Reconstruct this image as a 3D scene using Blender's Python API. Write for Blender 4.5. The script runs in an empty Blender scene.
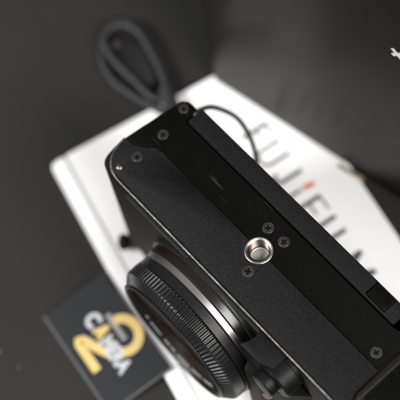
import bpy, bmesh, math, random
from mathutils import Vector, Matrix
random.seed(4)
S = 0.001            # everything below is written in millimetres
ZT = 75.0            # the camera's base plate lies 75 mm above the table
sc = bpy.context.scene
COL = sc.collection

# ------------------------------------------------------------------ camera
R = [[0.65679, 0.74804, -0.09517], [0.66257, -0.63274, -0.4008], [-0.36003, 0.20019, -0.91121]]
cam_d = bpy.data.cameras.new('view_camera'); cam = bpy.data.objects.new('view_camera', cam_d); COL.objects.link(cam)
M3 = Matrix(((R[0][0], -R[1][0], -R[2][0]), (R[0][1], -R[1][1], -R[2][1]), (R[0][2], -R[1][2], -R[2][2])))
cam.matrix_world = Matrix.Translation(Vector((233.84242, -96.1452, 506.90122 + ZT)) * S) @ M3.to_4x4()
cam_d.sensor_width = 36.0; cam_d.lens = 36.0 * 1703.45 / 400.0
cam_d.clip_start = 0.02; cam_d.clip_end = 20.0
cam_d.dof.use_dof = True; cam_d.dof.focus_distance = 0.545; cam_d.dof.aperture_fstop = 8.5
sc.camera = cam

# ------------------------------------------------------------------ light
w = bpy.data.worlds.new('World'); sc.world = w; w.use_nodes = True
bg = w.node_tree.nodes['Background']; bg.inputs[0].default_value = (1.0, 0.985, 0.97, 1); bg.inputs[1].default_value = 0.22
def area(name, loc, target, size, size_y, energy, col=(1, 1, 1)):
    d = bpy.data.lights.new(name, 'AREA'); d.shape = 'RECTANGLE'; d.size = size; d.size_y = size_y; d.energy = energy; d.color = col
    o = bpy.data.objects.new(name, d); COL.objects.link(o); o.location = Vector(loc) * S
    o.rotation_euler = (Vector(target) * S - o.location).to_track_quat('-Z', 'Y').to_euler(); return o
area('ceiling_softbox', (800, 60, 850), (60, 40, 40), 0.6, 0.5, 20.0, (1, 0.985, 0.96))
area('window_light', (-350, -780, 800), (40, 10, 60), 0.5, 0.4, 19.0, (1, 0.99, 0.98))
sc.view_settings.view_transform = 'Standard'; sc.view_settings.look = 'None'
sc.view_settings.exposure = 0.0; sc.view_settings.gamma = 1.0; sc.view_settings.use_curve_mapping = False

# ------------------------------------------------------------------ materials
def mat(name, col, rough=0.5, metal=0.0, bump=0.0, bscale=900.0, var=0.0, vscale=60.0, coat=0.0, coat_rough=0.1,
        speck=0.0, speck_scale=1500.0, speck_col=(0.35, 0.35, 0.36), spec=0.5, rvar=0.0, scratch=0.0):
    m = bpy.data.materials.new(name); m.use_nodes = True
    n = m.node_tree.nodes; l = m.node_tree.links; b = n['Principled BSDF']
    b.inputs['Roughness'].default_value = rough; b.inputs['Metallic'].default_value = metal
    b.inputs['Specular IOR Level'].default_value = spec
    b.inputs['Coat Weight'].default_value = coat; b.inputs['Coat Roughness'].default_value = coat_rough
    tc = n.new('ShaderNodeTexCoord')
    def noise(scale, detail=3.0):
        t = n.new('ShaderNodeTexNoise'); t.inputs['Scale'].default_value = scale; t.inputs['Detail'].default_value = detail
        l.new(tc.outputs['Object'], t.inputs['Vector']); return t
    def ramp(src, a, c):
        r = n.new('ShaderNodeMapRange'); r.inputs['From Min'].default_value = a; r.inputs['From Max'].default_value = c
        l.new(src, r.inputs['Value']); return r.outputs[0]
    rgb = n.new('ShaderNodeRGB'); rgb.outputs[0].default_value = (*col, 1); out = rgb.outputs[0]
    if var:
        mx = n.new('ShaderNodeMix'); mx.data_type = 'RGBA'; mx.blend_type = 'MULTIPLY'
        mx.inputs[0].default_value = 1.0
        r = n.new('ShaderNodeMapRange'); r.inputs['From Min'].default_value = .3; r.inputs['From Max'].default_value = .7
        r.inputs['To Min'].default_value = 1 - var; r.inputs['To Max'].default_value = 1 + var
        l.new(noise(vscale, 5).outputs['Fac'], r.inputs['Value'])
        l.new(out, mx.inputs[6]); l.new(r.outputs[0], mx.inputs[7]); out = mx.outputs[2]
    def blend(fac, colour, out):
        mx = n.new('ShaderNodeMix'); mx.data_type = 'RGBA'; l.new(fac, mx.inputs[0]); l.new(out, mx.inputs[6])
        mx.inputs[7].default_value = (*colour, 1); return mx.outputs[2]
    if speck:
        out = blend(ramp(noise(speck_scale, 2).outputs['Fac'], 0.80 - 0.22 * speck, 0.92 - 0.22 * speck), speck_col, out)
    if scratch:
        mp = n.new('ShaderNodeMapping'); mp.inputs['Rotation'].default_value = (0, 0, 0.6); mp.inputs['Scale'].default_value = (40, 900, 40)
        l.new(tc.outputs['Object'], mp.inputs['Vector'])
        t = n.new('ShaderNodeTexNoise'); t.inputs['Scale'].default_value = 1.0; t.inputs['Detail'].default_value = 2.0
        l.new(mp.outputs[0], t.inputs['Vector'])
        out = blend(ramp(t.outputs['Fac'], 0.70, 0.86 + (1 - scratch)), (0.22, 0.21, 0.20), out)
    l.new(out, b.inputs['Base Color'])
    if rvar:
        r = n.new('ShaderNodeMapRange'); r.inputs['From Min'].default_value = .35; r.inputs['From Max'].default_value = .65
        r.inputs['To Min'].default_value = max(0.02, rough - rvar); r.inputs['To Max'].default_value = rough + rvar
        l.new(noise(vscale * 1.7, 4).outputs['Fac'], r.inputs['Value']); l.new(r.outputs[0], b.inputs['Roughness'])
    if bump:
        bp = n.new('ShaderNodeBump'); bp.inputs['Strength'].default_value = bump; bp.inputs['Distance'].default_value = 0.0002
        l.new(noise(bscale, 2).outputs['Fac'], bp.inputs['Height']); l.new(bp.outputs[0], b.inputs['Normal'])
    return m
M_TABLE = mat('table_laminate', (0.0195, 0.0190, 0.0188), 0.60, bump=.25, bscale=1500, var=.03, vscale=12, speck=.2, speck_scale=260, speck_col=(.09, .09, .09), spec=.12)
M_PAPER = mat('white_paper', (0.77, 0.765, 0.755), 0.6, bump=.1, bscale=900, var=.01, vscale=60)
M_PRINT = mat('grey_print', (0.05, 0.052, 0.054), 0.5, var=.05)
M_RED = mat('red_print', (0.62, 0.13, 0.11), 0.5, var=.05)
M_BOX = mat('black_gloss_card', (0.0060, 0.0052, 0.005), 0.55, var=.10, vscale=9, coat=.19, coat_rough=.21, spec=.12)
M_LOGO = mat('white_print', (0.55, 0.53, 0.52), 0.5, var=.04)
M_TAN = mat('tan_paper', (0.22, 0.17, 0.12), 0.7, var=.1)
M_GRAIN = mat('grained_black_paint', (0.0074, 0.0075, 0.0080), 0.45, bump=.95, bscale=2600, var=.50, vscale=2300, speck=.62, speck_scale=2900, speck_col=(.020, .0205, .022), spec=.11)
M_SATIN = mat('satin_black_plastic', (0.0024, 0.0024, 0.0023), 0.50, bump=.7, bscale=2300, var=.5, vscale=1900, speck=.52, speck_scale=2600, speck_col=(.026, .024, .020), spec=.035, scratch=.88)
M_STRIP = mat('grained_black_panel', (0.0060, 0.0060, 0.0063), 0.46, bump=.95, bscale=3000, var=.45, vscale=2600, speck=.5, speck_scale=3200, speck_col=(.02, .02, .021), spec=.12)
M_BODY = mat('black_metal_body', (0.007, 0.0055, 0.0053), 0.5, spec=.15, bump=.25, bscale=4000, var=.1, vscale=80)
M_LEATHER = mat('brown_black_leatherette', (0.008, 0.006, 0.0058), 0.6, bump=.8, bscale=2200, var=.2, vscale=300, spec=.12)
M_BROWN_REFLECTION = mat('black_ring_brown_reflection', (0.009, 0.005, 0.005), 0.28, var=.15, vscale=90, bump=.1)  # glossy black ring, its brown reflection put into the base colour
M_RINGG = mat('grey_anodised_ring', (0.011, 0.011, 0.011), 0.36, var=.15, vscale=200, bump=.15, bscale=3500, spec=.25)
M_RUBBER = mat('black_lens_paint', (0.0075, 0.0075, 0.008), 0.38, var=.15, vscale=200, bump=.25, bscale=3500, spec=.3)
M_SILVER = mat('brushed_silver', (0.46, 0.445, 0.425), 0.38, metal=1.0, bump=.1, bscale=3500, var=.06, vscale=200)
M_STEEL = mat('worn_steel', (0.60, 0.575, 0.54), 0.28, metal=1.0, var=.15, vscale=500, bump=.3, bscale=2500)
M_DULL = mat('dull_steel', (0.20, 0.19, 0.18), 0.40, metal=1.0, var=.15, vscale=500, bump=.3, bscale=2500)
M_EDGE_HIGHLIGHT = mat('edge_highlight_metal', (0.16, 0.147, 0.143), 0.52, metal=1.0, var=.55, vscale=220, bump=.9, bscale=1800)  # paler metal gives the highlight along the front bevel
M_SLOT = mat('screw_recess', (0.0025, 0.0022, 0.002), 0.8, spec=.03)
M_DIAL = mat('dial_black', (0.0050, 0.0050, 0.0052), 0.42, bump=.4, bscale=3500, spec=.15)
M_THREAD = mat('dark_thread', (0.085, 0.068, 0.056), 0.32, metal=.9, var=.2)
M_BOTTOM = mat('satin_steel', (0.62, 0.60, 0.57), 0.55, metal=.5, var=.12, vscale=600)
M_SCREW = mat('blackened_screw', (0.052, 0.047, 0.041), 0.36, metal=.7, var=.4, vscale=1200, bump=.6, bscale=2500)
M_VOID = mat('gap_black', (0.0012, 0.0012, 0.0012), 0.9, spec=.0)
M_FACE = mat('bronze_front_ring', (0.016, 0.010, 0.007), 0.62, var=.2, vscale=60, bump=.1, spec=.12)
M_GLASS = mat('dark_front_glass', (0.008, 0.006, 0.005), 0.12, var=.1, coat=.2, coat_rough=.05, spec=.3)
M_CORD = mat('black_braided_cord', (0.0165, 0.0155, 0.0165), 0.55, bump=1.0, bscale=1800, var=.3, vscale=500)
M_TAB = mat('dark_leather', (0.0045, 0.0045, 0.005), 0.6, bump=.6, bscale=900, var=.3, vscale=300)
M_CARD = mat('grey_black_card_stock', (0.010, 0.0118, 0.0135), 0.34, var=.10, vscale=30, coat=.35, coat_rough=.22)
M_CARD_LIT = mat('lit_card_edge', (0.10, 0.10, 0.10), 0.5, var=.1)  # paler tone for the light on the card's edges
M_YELLOW = mat('yellow_ink', (0.52, 0.38, 0.14), 0.45, var=.06, vscale=120)
M_INK = mat('white_ink', (0.42, 0.43, 0.45), 0.45, var=.06, vscale=120)
M_GREYINK = mat('light_grey_ink', (0.26, 0.245, 0.25), 0.5, var=.1, vscale=200)
M_COPPER = mat('pinkish_plastic', (0.15, 0.085, 0.075), 0.5, var=.1)

# ------------------------------------------------------------------ helpers
def link(name, bm, m, parent=None, smooth=False, mats=None):
    me = bpy.data.meshes.new(name)
    bmesh.ops.recalc_face_normals(bm, faces=bm.faces)
    bm.to_mesh(me); bm.free()
    for q in (mats or [m]): me.materials.append(q)
    if smooth:
        me.shade_smooth()
        try: me.set_sharp_from_angle(angle=math.radians(32))
        except Exception: pass
    o = bpy.data.objects.new(name, me); COL.objects.link(o)
    if parent: o.parent = parent
    return o
def thing(name, label, cat, loc=(0, 0, 0), group=None):
    o = bpy.data.objects.new(name, None); COL.objects.link(o); o.location = Vector(loc) * S
    o.empty_display_size = 0.01
    o['label'] = label; o['category'] = cat
    if group: o['group'] = group
    return o
def prism(pts, z0, z1, bevel=0.0, seg=2, bm=None, keep=None):
    """extruded polygon in mm, z relative to the camera's base plate"""
    b = bmesh.new()
    lo = [b.verts.new((x, y, z0)) for x, y in pts]; hi = [b.verts.new((x, y, z1)) for x, y in pts]
    b.faces.new(lo[::-1]); b.faces.new(hi); k = len(pts)
    for i in range(k): b.faces.new((lo[i], lo[(i + 1) % k], hi[(i + 1) % k], hi[i]))
    if bevel:
        top = [e for e in b.edges if all(v.co.z > max(z0, z1) - 1e-6 for v in e.verts)]
        bmesh.ops.bevel(b, geom=top, offset=bevel, segments=seg, profile=.5, affect='EDGES')
    if bm is None: return b
    me = bpy.data.meshes.new('t'); b.to_mesh(me); b.free(); bm.from_mesh(me); bpy.data.meshes.remove(me); return bm
def rnd(pts, radii, n=8):
    """round the corners of a polygon"""
    out = []; k = len(pts)
    for i in range(k):
        p = Vector(pts[i]); a = Vector(pts[i - 1]) - p; c = Vector(pts[(i + 1) % k]) - p
        r = radii[i] if isinstance(radii, (list, tuple)) else radii
        if r <= 0: out.append(tuple(p)); continue
        ang = a.angle(c) / 2; d = min(r / math.tan(ang), a.length * .49, c.length * .49)
        s, e = p + a.normalized() * d, p + c.normalized() * d
        for j in range(n + 1):
            t = j / n; q = s * (1 - t) ** 2 + p * 2 * t * (1 - t) + e * t * t; out.append(tuple(q))
    return out
def scale_all(bm, off=(0, 0, 0)):
    for v in bm.verts: v.co = (v.co + Vector(off)) * S
    return bm
def rect(x0, y0, x1, y1): return [(x0, y0), (x1, y0), (x1, y1), (x0, y1)]
def lathe_y(prof, cx, cz, n=192, teeth=None, bm=None, closed=True):
    """profile [(y, r, tooth_depth)] revolved round an axis parallel to Y"""
    b = bm or bmesh.new(); rings = []
    for pr in prof:
        y, r = pr[0], pr[1]; td = pr[2] if len(pr) > 2 else 0
        ring = []
        for i in range(n):
            a = 2 * math.pi * i / n
            rr = r - (td if (i % 4) >= 2 else 0)
            ring.append(b.verts.new((cx + rr * math.sin(a), y, cz + rr * math.cos(a))))
        rings.append(ring)
    for A, B in zip(rings, rings[1:]):
        for i in range(n): b.faces.new((A[i], A[(i + 1) % n], B[(i + 1) % n], B[i]))
    if closed:
        b.faces.new(rings[0]); b.faces.new(rings[-1])
    return b
def lathe_z(prof, n=48, bm=None, caps=True):
    b = bm or bmesh.new(); rings = [[b.verts.new((r * math.cos(2 * math.pi * i / n), r * math.sin(2 * math.pi * i / n), z)) for i in range(n)] for z, r in prof]
    for A, B in zip(rings, rings[1:]):
        for i in range(n): b.faces.new((A[i], A[(i + 1) % n], B[(i + 1) % n], B[i]))
    if caps: b.faces.new(rings[0]); b.faces.new(rings[-1])
    return b
def spline(pts, n=10):
    P = [Vector(p) for p in pts]; out = []
    for i in range(len(P) - 1):
        a, b_, c, d = P[max(i - 1, 0)], P[i], P[i + 1], P[min(i + 2, len(P) - 1)]
        for j in range(n):
            t = j / n
            out.append(.5 * ((2 * b_) + (c - a) * t + (2 * a - 5 * b_ + 4 * c - d) * t * t + (3 * b_ - a - 3 * c + d) * t ** 3))
    out.append(P[-1]); return out
def tube(pts, r, bm=None, seg=12):
    b = bm or bmesh.new(); rings = []; k = len(pts); prev = None
    for i, p in enumerate(pts):
        t = (pts[min(i + 1, k - 1)] - pts[max(i - 1, 0)]).normalized()
        u = (prev - t * prev.dot(t)) if prev else t.cross(Vector((0, 0, 1)) if abs(t.z) < .9 else Vector((1, 0, 0)))
        u.normalize(); prev = u; v = t.cross(u); rr = r(i / (k - 1)) if callable(r) else r
        rings.append([b.verts.new(p + (u * math.cos(2 * math.pi * j / seg) + v * math.sin(2 * math.pi * j / seg)) * rr) for j in range(seg)])
    for A, B in zip(rings, rings[1:]):
        for i in range(seg): b.faces.new((A[i], A[(i + 1) % seg], B[(i + 1) % seg], B[i]))
    b.faces.new(rings[0]); b.faces.new(rings[-1]); return b
def ribbon(pts, wd, z0, z1, mp, bm):
    """flat stroke of width wd following pts (u,v), laid on a surface by mp(u,v,z)"""
    k = len(pts); L = []; Rr = []
    for i in range(k):
        a = Vector(pts[max(i - 1, 0)]); c = Vector(pts[min(i + 1, k - 1)]); t = (c - a).normalized(); nn = Vector((-t.y, t.x)) * wd / 2
        p = Vector(pts[i]); L.append(p + nn); Rr.append(p - nn)
    poly = L + Rr[::-1]
    lv = [[bm.verts.new(mp(q.x, q.y, z)) for q in poly] for z in (z0, z1)]
    n2 = len(poly)
    for i in range(k - 1):
        for s in (0, 1): bm.faces.new((lv[s][i], lv[s][i + 1], lv[s][n2 - 2 - i], lv[s][n2 - 1 - i]))
    for i in range(n2): bm.faces.new((lv[0][i], lv[0][(i + 1) % n2], lv[1][(i + 1) % n2], lv[1][i]))

def bore(o, x, y, r, depth):
    """drill a real round hole through a part (boolean, applied)"""
    c = lathe_z([(-depth, r), (3, r)], 56)
    for v in c.verts: v.co += Vector((x, y, 0))
    scale_all(c, DO); bmesh.ops.recalc_face_normals(c, faces=c.faces)
    me = bpy.data.meshes.new('drill'); c.to_mesh(me); c.free(); d = bpy.data.objects.new('drill', me); COL.objects.link(d); d.parent = o.parent
    md = o.modifiers.new('hole', 'BOOLEAN'); md.object = d; md.operation = 'DIFFERENCE'; md.solver = 'EXACT'
    bpy.context.view_layer.update(); dg = bpy.context.evaluated_depsgraph_get()
    new = bpy.data.meshes.new_from_object(o.evaluated_get(dg)); o.modifiers.clear(); old = o.data; o.data = new
    bpy.data.meshes.remove(old); bpy.data.objects.remove(d)

# ------------------------------------------------------------------ setting: the table
T = bmesh.new(); k = 1300
prism(rect(-k, -k, k, k), -20, 0, bm=T); scale_all(T)
tb = link('table_surface', T, M_TABLE); tb['kind'] = 'structure'

# ------------------------------------------------------------------ black presentation box
bx = thing('presentation_box', 'large glossy black cardboard box standing upright behind the camera with a white cross mark', 'box', (-29, 68.2, 3.2))
aang = math.atan2(85.6 - 68.0, 59.0 + 29.3)
def bxp(u, v, z):   # u along the face, v into the box, z up : relative to the empty
    return Vector((u * math.cos(aang) - v * math.sin(aang), u * math.sin(aang) + v * math.cos(aang), z))
def boxmesh(u0, v0, z0, u1, v1, z1, bevel):
    b = bmesh.new(); bmesh.ops.create_cube(b, size=1)
    for v in b.verts: v.co = Vector((u0 + (v.co.x + .5) * (u1 - u0), v0 + (v.co.y + .5) * (v1 - v0), z0 + (v.co.z + .5) * (z1 - z0)))
    if bevel: bmesh.ops.bevel(b, geom=b.edges[:], offset=bevel, segments=3, affect='EDGES')
    return b
b = boxmesh(0, 0, 0, 215, 85, 149, 1.0)
for v in b.verts: v.co = bxp(*v.co) * S
link('box_base', b, M_BOX, bx, True)
b = boxmesh(-.6, -.6, 149.3, 215.6, 85.6, 157, 1.0)
for v in b.verts: v.co = bxp(*v.co) * S
link('box_lid', b, M_BOX, bx, True)
b = bmesh.new(); cu, cz, ar = 83.9, 108.0, 2.7
for s in (45, -45):
    c_, s_ = math.cos(math.radians(s + 2)), math.sin(math.radians(s + 2))
    q = [(-ar, -.62), (ar, -.62), (ar, .62), (-ar, .62)]
    zo = .12 if s > 0 else .14
    lo = [b.verts.new(bxp(cu + x * c_ - y * s_, -zo, cz + x * s_ + y * c_) * S) for x, y in q]
    hi = [b.verts.new(bxp(cu + x * c_ - y * s_, .1, cz + x * s_ + y * c_) * S) for x, y in q]
    b.faces.new(lo); b.faces.new(hi[::-1])
    for i in range(4): b.faces.new((lo[i], hi[i], hi[(i + 1) % 4], lo[(i + 1) % 4]))
cross = link('printed_cross', b, M_LOGO, bx)

# ------------------------------------------------------------------ white printed packet (3 mm thick, its top 72 mm below the base plate)
pk = thing('paper_packet', 'flat white paper packet with grey and red lettering lying under the camera', 'packet', (10, 30, 0))
PO = (-10, -30, 0)
outer = rnd([(-46.0, -0.6), (112, -39.0), (131, 57.5), (69.3, 72.0), (30, 80.3), (-26.5, 87.0)], [3.5, 3, 3, 8, 10, 4], 6)
# main panel with a long folded flap along its left edge
def shift(poly, d): return [(x, y) for x, y in poly]
e0, e1 = Vector((-46.0, -0.6)), Vector((112, -39.0)); ed = (e1 - e0).normalized(); en = Vector((-ed.y, ed.x))
e2 = Vector((131, 57.5)); e3 = Vector((66, 74.0)); e4 = Vector((30, 81.5)); e5 = Vector((-26.5, 87.0))
f = 6.8
main = rnd([tuple(e0 + en * f), tuple(e1 + en * f), tuple(e2), tuple(e3), tuple(e4), tuple(e5)], [.6, .6, 3, 120, 60, 4], 12)
b = prism(main, .05, 3.0, .45, 3); link('packet_panel', scale_all(b, PO), M_PAPER, pk, True)
flap = rnd([tuple(e0), tuple(e1), tuple(e1 + en * (f - .55)), tuple(e0 + en * (f - .55))], [3, 3, .4, .4], 6)
b = prism(flap, .05, 2.5, .6, 3)
link('folded_flap', scale_all(b, PO), M_PAPER, pk, True)
# lettering: reading direction and italic cap direction on the sheet
rd = Vector((64, -10.2)).normalized(); base0 = Vector((4.6, 58.1))
cp = Vector((0.145, 0.989)).normalized()
def lm(u, v, z):
    q = base0 + rd * u + cp * v; return Vector((q.x - 10, q.y - 30, z)) * S
H = 11.3; ZL0, ZL1 = 2.98, 3.03
def arc(cx, cy, r, a0, a1, n=10, ry=None): return [(cx + r * math.cos(math.radians(a0 + (a1 - a0) * i / n)), cy + (ry or r) * math.sin(math.radians(a0 + (a1 - a0) * i / n))) for i in range(n + 1)]
def letter(ch, u, wd, tk=1.75, th=.9):
    st = []
    if ch == 'F': st = [([(u, 0), (u, H)], tk), ([(u + tk / 2, H - th / 2), (u + wd, H - th / 2)], th), ([(u + tk / 2, H * .52), (u + wd * .9, H * .52)], th)]
    if ch == 'U': st = [([(u, H), (u, 3)] + arc(u + wd / 2, 3, wd / 2, 180, 360, 10, 2.6) + [(u + wd, H)], 1.3)]
    if ch == 'J': st = [([(u + wd, H), (u + wd, 3)] + arc(u + wd / 2, 3, wd / 2, 0, -170, 10, 2.6), 1.6)]
    if ch == 'I': st = [([(u, 0), (u, H)], tk)]
    if ch == 'L': st = [([(u, 0), (u, H)], tk), ([(u + tk / 2, th / 2), (u + wd, th / 2)], th)]
    if ch == 'M': st = [([(u, 0), (u, H)], tk * .8), ([(u + wd, 0), (u + wd, H)], tk), ([(u + .2, H - .3), (u + wd / 2, 1.0)], tk), ([(u + wd / 2, 1.0), (u + wd - .2, H - .3)], tk * .7)]
    return st
for ch, u, wd in (('F', -7.6, 5.0), ('U', 1.0, 6.6), ('J', 12.6, 3.6), ('I', 22.8, 0), ('F', 28.8, 6.2), ('I', 38.9, 0), ('L', 45.4, 5.2), ('M', 55.6, 9.3)):
    b = bmesh.new()
    if ch == 'I' and u < 30:      # the first I carries the red tip
        ribbon([(u, 0), (u, H * .60)], 1.3, ZL0, ZL1, lm, b)
        r = bmesh.new(); ribbon([(u - .1, H * .68), (u + .5, H * 1.08)], 2.1, ZL0, ZL1, lm, r)
        link('printed_red_tip', r, M_RED, pk)
    else:
        for i, (pts, wdt) in enumerate(letter(ch, u, wd)): ribbon(pts, wdt, ZL0, ZL1 + .004 * i, lm, b)
    link('printed_letter', b, M_PRINT, pk)

# ------------------------------------------------------------------ tan slip by the box
tg = thing('paper_slip', 'small tan slip of paper poking out beside the black box', 'paper slip', (36.5, 80.3, 0.02))
b = prism(rnd([(-6, -3.2), (4.6, -.6), (4.2, .9), (-6.2, -1.6)], .3, 3), 0, 3.6, .1, 1); link('tan_slip', scale_all(b), M_TAN, tg)

# ------------------------------------------------------------------ shop card
A = Vector((-0.8, -41.2, .25)); B = Vector((2.6, -13.8, 3.25)); D = Vector((44.6, -47.0, .25)); Cc = B + (D - A)
cu_ = (D - A).normalized(); cv_ = (B - A).normalized(); cn_ = cu_.cross(cv_).normalized(); LU = (D - A).length; LV = (B - A).length
cd = thing('shop_card', 'dark shop card with large yellow 2 and white CAMERA lettering on the table', 'card', tuple(A))
def cm(u, v, z): return (cu_ * u + cv_ * v + cn_ * z) * S
def cl_(u, v, z): return cm(u - .2, v + .8, z)
pl = rnd([(0, 0), (LU, 0), (LU, LV), (0, LV)], .5, 4)
b = bmesh.new(); b2 = prism(pl, 0, .6, .06, 1)
for v in b2.verts: v.co = cm(*v.co)
b.free(); link('card_stock', b2, M_CARD, cd, True)
def ink(name, strokes, m, z=.6, par=cd):
    b = bmesh.new()
    for i, (pts, wd) in enumerate(strokes): ribbon(pts, wd, z - .02, z + .03 + .004 * i, cl_, b)
    return link(name, b, m, par)
b = bmesh.new()
for q in ([(0.1, .28), (LU - .1, .28)], [(LU - .28, .6), (LU - .28, LV - .1)]): ribbon(q, .5, .58, .625, cm, b)
link('card_lit_edges', b, M_CARD_LIT, cd)  # light on two card edges, laid on as pale strips
# numeral 2 : reads along the card's long side
two_top = arc(24.6, 19.2, 6.5, 190, -48, 22, 5.9)
ink('numeral_upper', [([p for p in two_top], 3.5)], M_YELLOW)
ink('numeral_lower', [([(27.6, 11.6), (24.5, 9.9), (21.5, 8.4), (18.6, 7.3), (16.6, 6.1), (16.2, 5.0), (17.4, 4.4), (20, 4.4), (24, 4.4), (30.0, 4.4)], 3.3)], M_YELLOW)
def text_mesh(name, s, size, u, v, z, m, par, mp, offset=0.0, stretch=1.0):
    c = bpy.data.curves.new('t', 'FONT'); c.body = s; c.size = size; c.offset = offset; c.resolution_u = 3; c.extrude = .015
    o = bpy.data.objects.new('t', c); COL.objects.link(o); dg = bpy.context.evaluated_depsgraph_get()
    me = bpy.data.meshes.new_from_object(o.evaluated_get(dg)); bpy.data.objects.remove(o); bpy.data.curves.remove(c)
    for vv in me.vertices: vv.co = mp(u + vv.co.x * stretch, v + vv.co.y, z + vv.co.z)
    me.name = name; me.materials.clear(); me.materials.append(m); q = bpy.data.objects.new(name, me); COL.objects.link(q); q.parent = par; return q
bm_ = bmesh.new()
ink('capital_c', [(arc(13.6, 13.6, 2.3, 40, 320, 16, 2.4), 1.6)], M_INK, .64)
ink('capital_a', [([(17.0, 10.9), (18.6, 16.9)], 1.6), ([(18.6, 16.9), (20.2, 10.9)], 1.6), ([(17.4, 12.8), (19.8, 12.8)], 1.4)], M_YELLOW, .66)
text_mesh('lettering', 'MERA', 7.4, 21.4, 10.7, .66, M_INK, cd, cl_, .4, .78)
b = bmesh.new()
for i in range(7):
    ribbon([(14.6 + i * 1.75, 19.0), (14.6 + i * 1.75 + 1.35, 19.0)], 2.0, .62, .65, cl_, b)
link('small_print', b, M_GREYINK, cd)

# ------------------------------------------------------------------ wrist strap : loop on the table and thin cord
ws = thing('wrist_strap', 'black cord wrist strap looped on the table behind the camera', 'wrist strap', (-25, 50, 8))
WO = Vector((-25, 50, 8))
def wpts(l): return [Vector(p) + Vector((0, 0, ZT)) - WO for p in l]

loop = [(-15, 40, -66), (-24, 45.5, -69), (-32.9, 49.6, -70), (-38.9, 45.6, -70), (-49.1, 45.4, -70), (-59.7, 45.2, -70), (-67.1, 46.3, -70), (-72.0, 48.9, -70), (-73.6, 54.3, -70), (-70.9, 58.3, -70),
        (-65.3, 60.3, -70), (-56.9, 58.7, -70), (-46.0, 55.5, -70), (-37.5, 51.8, -70), (-31, 49.5, -67.5), (-20, 44, -66)]
b = tube(spline(wpts(loop), 9), 1.5); link('loop_cord', scale_all(b), M_CORD, ws, True)
loop2 = [(-28, 46.2, -70.8), (-38.2, 43.0, -71.8), (-47.5, 41.2, -73), (-56.1, 40.1, -73.2), (-64.2, 41.8, -73.2), (-70.7, 45.8, -73.2), (-76.3, 53.5, -73), (-74.0, 59.8, -73), (-66.3, 63.0, -73), (-56.0, 61.0, -73), (-45, 57.0, -72.8), (-36.0, 52.8, -71.0)]
b = tube(spline(wpts(loop2), 9), 1.5); link('loop_cord', scale_all(b), M_CORD, ws, True)
b = tube(spline(wpts([(-38, 51.4, -69.5), (-32, 49, -69), (-24, 45, -67.5), (-18, 42, -66)]), 6), 3.0); link('cord_keeper', scale_all(b), M_CORD, ws, True)
thin = [(1.0, 35.5, -17), (-0.2, 40.9, -20), (-0.2, 46.5, -24), (2.9, 50.4, -28), (6.7, 52.7, -32), (10.8, 53.2, -38), (14.3, 52.4, -44), (16.2, 51.0, -50), (16.4, 49.0, -56), (14, 45, -63), (5, 44, -69.5), (-8, 45, -70.6), (-24, 45, -69.8)]
b = tube(spline(wpts(thin), 9), .95); link('thin_cord', scale_all(b), M_CORD, ws, True)

b = bmesh.new(); tab = rnd([(-72, 47), (-69, 56), (-60, 57.5), (-46, 53), (-43, 49), (-52, 47), (-62, 46.2)], 3, 5)
prism([(x - WO.x, y - WO.y) for x, y in tab], -74.3 + ZT - WO.z, -72.2 + ZT - WO.z, .5, 2, bm=b); link('leather_tab', scale_all(b), M_TAB, ws, True)
b = lathe_z([(-72.4 + ZT - WO.z, 1.4), (-71.6 + ZT - WO.z, 1.4), (-71.4 + ZT - WO.z, .9)], 24)
for v in b.verts: v.co += Vector((-67.5 - WO.x, 51 - WO.y, 0))
link('rivet', scale_all(b), mat('brass_rivet', (.05, .034, .026), .5, var=.1), ws, True)

# ------------------------------------------------------------------ the camera, standing upside down
dc = thing('digital_camera', 'black compact camera standing upside down with its base plate and tripod socket up', 'camera', (60, 18, 3))
DO = Vector((-60, -18, ZT - 3))
def cl(name, bm, m, smooth=True, par=dc, mats=None): return link(name, scale_all(bm, DO), m, par, smooth, mats)
# chassis outline seen from below (front edge y = 0)
chassis = rnd([(0.2, 0.0), (137, 0.0), (137, 37.4), (108.6, 37.4), (108.6, 30.6), (8.6, 30.6), (8.6, 36.6), (1.6, 36.6), (-1.4, 9)], [9, 9, 6, .5, .3, .3, 2.0, 4.5, 16], 10)
b = prism(chassis, -64, -0.95, .5, 1)
ch = cl('chassis', b, M_BODY); bore(ch, 60, 17.3, 3.9, 6.0)
b = prism(rnd([(80, -10), (89, -10.5), (97, -6), (104, 1), (79, 1)], [3, 5, 5, .5, .5], 6), -62.5, -18, 1.5, 3); cl('front_grip', b, M_LEATHER)
tp = rnd([(1.0, 0.6), (136, 0.6), (136, 36.6), (2.0, 36.6)], [9, 9, 6, 5], 8)
b = prism(tp, -70.0, -64.3, .1, 1); cl('top_cover', b, M_BODY)
b = prism(rect(52, 12, 72, 30), -71.9, -70.05, .1, 1); cl('hot_shoe', b, M_STEEL)
for x in (100, 122):
    b = lathe_z([(-71.9, 7.5), (-70.05, 7.5)], 40)
    for v in b.verts: v.co += Vector((x, 20, 0))
    cl('control_dial', b, M_BODY)
# leatherette wrapped round the front
b = prism(rnd([(4.5, -0.25), (132, -0.25), (132, 1.0), (4.5, 1.0)], .2, 2), -62.5, -3.4, .1, 1); cl('leatherette', b, M_LEATHER)
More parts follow.
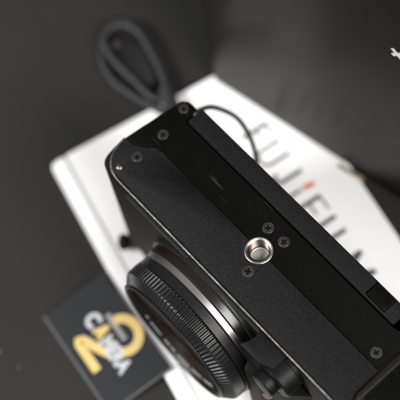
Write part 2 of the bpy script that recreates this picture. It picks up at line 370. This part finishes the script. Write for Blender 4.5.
# base plates: grained front plate, smoother rear plate; the seam between is an open joint
seam = [(114.9, 17.36), (26, 17.5), (12.0, 17.6), (9.2, 17.2), (5.0, 12.9), (3.4, 12.2), (-0.85, 12.0)]
front = [(-0.3, 8.8), (0.45, 5.9), (1.7, 3.8), (3.5, 2.3), (5.9, 1.3), (9.0, .98), (136, .98), (136, 4.0), (119.2, 4.0), (117.4, 4.3), (116.2, 5.0), (115.3, 6.2)] + [(115.1, 17.30)] + seam[1:]
def inset_y(pts, dy): return pts
b = prism(front, -1.0, 0.0, .2, 3); bore(cl('front_base_plate', b, M_GRAIN), 60, 17.3, 4.6, 6.0)
rear = [(114.9, 17.62), (115.1, 30.2), (8.9, 30.2), (8.2, 30.9), (8.1, 35.3), (7.4, 36.15), (6.2, 36.2), (4.4, 35.4), (3.1, 33.9), (2.1, 31.4), (0.1, 19.5), (-0.75, 12.3), (3.2, 12.5), (4.7, 13.1), (8.9, 17.45), (11.9, 17.88), (26, 17.78)]
b = prism(rear[::-1], -1.0, -0.03, .12, 2); bore(cl('rear_base_plate', b, M_SATIN), 60, 17.3, 4.6, 6.0)
edge = [(2.2, 9.8), (2.0, 8.9)][:0] + [(-1.0, 12.0), (-.75, 9.6), (-0.15, 7.0), (1.0, 4.7), (2.8, 2.6), (5.0, 1.2), (8.0, .5), (11, .38)] + [(x, .38) for x in range(16, 136, 6)]
b = tube([Vector((x + .1, y, -.50)) for x, y in [tuple(q)[:2] for q in spline([(x, y, 0) for x, y in edge], 3)]], .46, seg=14); cl('edge_highlight', b, M_EDGE_HIGHLIGHT)  # rounded strip added to carry the bevel's highlight
# tilting screen panel: the ribbed strip along the back
b = prism(rnd(rect(9.4, 31.0, 107.6, 37.6), [.5, .5, .8, .5], 4), -60, 0.25, .35, 3)
lcd = cl('screen_panel', b, M_STRIP)
b = prism(rect(93.9, 31.9, 94.65, 37.35), 0.16, 0.275, 0); cl('latch_joint', b, M_VOID, False, lcd)
b = prism(rnd(rect(94.9, 32.2, 102.2, 37.15), .3, 3), 0.20, 0.36, .07, 2); cl('latch_tab', b, M_SATIN, True, lcd)
b = bmesh.new(); prism(rect(94.7, 31.7, 102.8, 32.1), .16, .275, 0, bm=b); prism(rect(102.4, 32.15, 102.8, 37.3), .16, .275, 0, bm=b); cl('latch_joint', b, M_VOID, False, lcd)
b = lathe_z([(-3, .75), (-.2, .75), (-.05, .6)], 20)
for v in b.verts: v.co += Vector((8.85, 34.9, 0.1))
cl('hinge_pin', b, M_DULL)
# battery door
dpts = rnd([(116.4, 5.0), (136.4, 5.0), (136.4, 36.9), (115.9, 36.9)], [2.4, 3, 3, .6], 6)
b = prism(dpts, -1.2, 0.05, .3, 3); door = cl('battery_door', b, M_BODY)
inn = rnd([(118.6, 7.2), (134.6, 7.2), (134.6, 35.2), (118.3, 35.2)], [1.6, 2, 2, .6], 6)
b = prism(inn, 0.0, 0.32, .12, 2); cl('door_panel', b, M_SATIN, True, door)
b = prism(rnd([(117.35, 6.1), (118.2, 6.1), (117.9, 36), (116.9, 36)], .15, 2), 0.0, 0.45, .15, 2); cl('door_rib', b, M_RUBBER, True, door)
# screws
def screw(x, y, r, m=M_SCREW, cross=True, z=0.0, ang=0.4):
    b = lathe_z([(z - .2, r * 1.1), (z + .035, r * 1.1), (z + .045, r * 1.06), (z + .02, r * .98), (z + .10, r * .93), (z + .13, r * .78), (z + .135, r * .55), (z + .08, r * .40)], 32)
    for v in b.verts: v.co += Vector((x, y, 0))
    o = cl('screw', b, m)
    if cross:
        q = bmesh.new(); L, W = r * .60, r * .14
        for k2 in (0, 1):
            a = ang + k2 * math.pi / 2
            pts = [(x + px * math.cos(a) - py * math.sin(a), y + px * math.sin(a) + py * math.cos(a)) for px, py in rect(-L, -W, L, W)]
            prism(pts, z + .1, z + .145 + .003 * k2, 0, bm=q)
        cl('screw_slot', q, M_SLOT, False, o)
    return o
for i, (x, y, r) in enumerate(((7.2, 21.9, 1.85), (7.4, 10.3, 1.85), (4.8, 33.2, 1.7), (56.3, 24.7, 1.95), (63.4, 25.1, 1.95), (63.0, 9.9, 1.95), (110.6, 20.9, 1.9))): screw(x, y, r * .93, ang=.3 + i * .7)
b = lathe_z([(-.2, 1.15), (.02, 1.15), (.28, .95), (.45, .6), (.5, .2)], 24)
for v in b.verts: v.co += Vector((6.0, 3.7, 0))
cl('guide_pin', b, M_DULL)
# tripod socket: flange, threaded bore, bright bottom
prof = [(-.2, 4.75), (.10, 4.75), (.26, 4.55), (.28, 4.3), (.18, 4.05), (-.1, 3.7)]
b = lathe_z(prof, 56, caps=False)
for v in b.verts: v.co += Vector((60.0, 17.3, 0))
soc = cl('tripod_socket', b, M_STEEL)
prof = []; z = -.08
while z > -4.6: prof += [(z, 3.78), (z - .15, 3.78), (z - .5, 3.25), (z - .6, 3.25), (z - .95, 3.78)]; z -= .96
b = lathe_z(prof, 56, caps=False)
for v in b.verts: v.co += Vector((60.0, 17.3, 0))
cl('screw_thread', b, M_THREAD, False, soc)
b = lathe_z([(-5.4, 3.2), (-4.9, 3.2), (-4.8, 2.9), (-4.95, 2.7), (-4.9, .3)], 40)
for v in b.verts: v.co += Vector((60.0, 17.3, 0))
cl('socket_bottom', b, M_BOTTOM, True, soc)
# strap lug on the end
b = tube([Vector((5, 4, -66.5)), Vector((3, 1.8, -67.2)), Vector((2.0, .6, -67.5)), Vector((1.2, -.2, -67.7)), Vector((.2, -1.2, -67.8)), Vector((-.7, -2.0, -67.9)), Vector((-1.3, -2.6, -68)), Vector((-1.6, -2.9, -68))],
         lambda t: (2.0, 1.9, 1.6, 2.7, 3.2, 3.0, 2.0, .6)[min(7, round(t * 7))], seg=20)
cl('strap_lug', b, M_BODY)
# mount, built round an axis parallel to y
CX, CZ = 53.8, -31.4
b = lathe_y([(0.5, 29.6), (-1.7, 29.6), (-2.0, 29.2), (-2.0, 20)], CX, CZ); mount = cl('lens_mount', b, M_RINGG)
b = prism(rnd(rect(14, -.9, 86, 1), .2, 2), -5.2, -3.2, .2, 2); cl('mount_rail', b, M_RINGG, True, mount)
b = lathe_y([(-1.9, 28.2), (-4.6, 28.2), (-4.9, 27.9), (-4.9, 20)], CX, CZ); lens = cl('lens_barrel', b, M_BROWN_REFLECTION)
b = lathe_y([(-4.8, 27.2), (-5.1, 27.7), (-7.1, 27.7), (-7.4, 27.2), (-7.4, 20)], CX, CZ); cl('silver_ring', b, M_SILVER, True, lens)
b = lathe_y([(-7.3, 27.0), (-7.7, 28.0), (-10.7, 28.2), (-11.1, 27.4), (-11.2, 18)], CX + .4, CZ - .6); cl('smooth_ring', b, M_RUBBER, True, lens)
b = lathe_y([(-11.1, 26.1, 0), (-11.15, 27.5, .0), (-11.4, 28.0, .7), (-15.0, 27.8, .7), (-15.6, 27.5, .7), (-18.0, 25.0, .5), (-18.25, 24.6, 0), (-18.3, 23.4, 0)], CX + .2, CZ - .4, 416, closed=False)
cl('focus_grip', b, M_RUBBER, False, lens)
b = lathe_y([(-18.2, 24.6), (-18.7, 24.7), (-19.0, 24.4), (-19.05, 23.8), (-18.8, 23.3), (-18.0, 22.9), (-17.6, 22.7)], CX, CZ, closed=False); cl('front_rim', b, M_RUBBER, True, lens)
b = lathe_y([(-17.7, 22.9), (-17.6, 21.9)] + [q for i in range(14) for q in ((-17.1 + .12 * (i % 2), 21.8 - i * .95), (-17.55, 21.2 - i * .95))] + [(-16.7, 8.5), (-15.8, 8.0)], CX, CZ, closed=False); face = cl('front_ring', b, M_FACE, True, lens)
b = lathe_y([(-15.4, 8.3), (-15.9, 6), (-16.2, 3), (-16.3, .2)], CX, CZ, closed=True); cl('front_glass', b, M_GLASS, True, lens)
# tiny engraved marks round the lower part of the front ring
b = bmesh.new()
for i in range(46):
    a = math.radians(128 + i * 2.35 + (3 if i % 9 > 6 else 0)); ex = Vector((math.sin(a), 0, math.cos(a))); et = Vector((math.cos(a), 0, -math.sin(a)))
    if i % 9 == 7: continue
    hgt = random.choice((1.5, 1.5, 1.2)); wd = .22
    for dx in random.choice(((-.3, .3), (0,), (-.3, .28), (-.28,))):
        c0 = Vector((CX, -17.62, CZ)) + ex * 20.0 + et * dx
        vs = [c0 - et * wd - ex * 0, c0 + et * wd, c0 + et * wd + ex * hgt, c0 - et * wd + ex * hgt]
        up = [b.verts.new(v + Vector((0, -.05 - .02, 0))) for v in vs]; dn = [b.verts.new(v + Vector((0, .2, 0))) for v in vs]
        b.faces.new(up); b.faces.new(dn)
        for j in range(4): b.faces.new((up[j], dn[j], dn[(j + 1) % 4], up[(j + 1) % 4]))
cl('engraving', b, M_INK, False, lens)
# lens release housing and stepped dial on the front
b = prism([(78.7, -7.8), (80.0, -5.6), (80.6, -3.6), (80.4, -1.2), (79.4, .6), (92, .6), (92, -5.8), (87.6, -7.7)][::-1], -13, -1.9, .2, 2); cl('release_housing', b, M_DIAL)
b = lathe_y([(0.5, 6.1), (-1.2, 6.1), (-1.5, 5.9), (-1.6, 6.5), (-7.0, 6.5), (-7.5, 6.0), (-7.6, 4)], 93.6, -8.6, 64); dial = cl('front_dial', b, M_DIAL)
b = lathe_y([(-7.5, 4.4), (-8.2, 4.4), (-8.3, 4.8), (-10.6, 4.8), (-11, 4.4), (-11.1, 2)], 91.6, -10.0, 64); cl('dial_cap', b, M_DIAL, True, dial)
b = lathe_y([(0.5, 2.6), (-8, 2.6), (-9.4, 2.2), (-10, 1.4), (-10.1, .4)], 90.2, -25.0, 40); cl('front_button', b, M_COPPER)

# ------------------------------------------------------------------ dust on the table
b = bmesh.new(); rr = random.Random(9)
spots = [(-2, -62, 1.1), (3, -66, .8), (8, -60, .6)] + [(rr.uniform(-120, 60), rr.uniform(-120, 160), rr.uniform(.2, .5)) for _ in range(70)]
for x, y, r_ in spots:
    a0 = rr.uniform(0, 6.28); lo = [b.verts.new((x + r_ * rr.uniform(.5, 1) * math.cos(a0 + k3 * 1.256), y + r_ * rr.uniform(.3, 1) * math.sin(a0 + k3 * 1.256), .02)) for k3 in range(5)]
    hi = b.verts.new((x, y, .02 + r_ * .3))
    for k3 in range(5): b.faces.new((lo[k3], lo[(k3 + 1) % 5], hi))
du = link('dust', scale_all(b), mat('grey_dust', (.11, .11, .11), .9, var=.2)); du['kind'] = 'stuff'
du['label'] = 'pale dust specks scattered over the dark table'; du['category'] = 'dust'
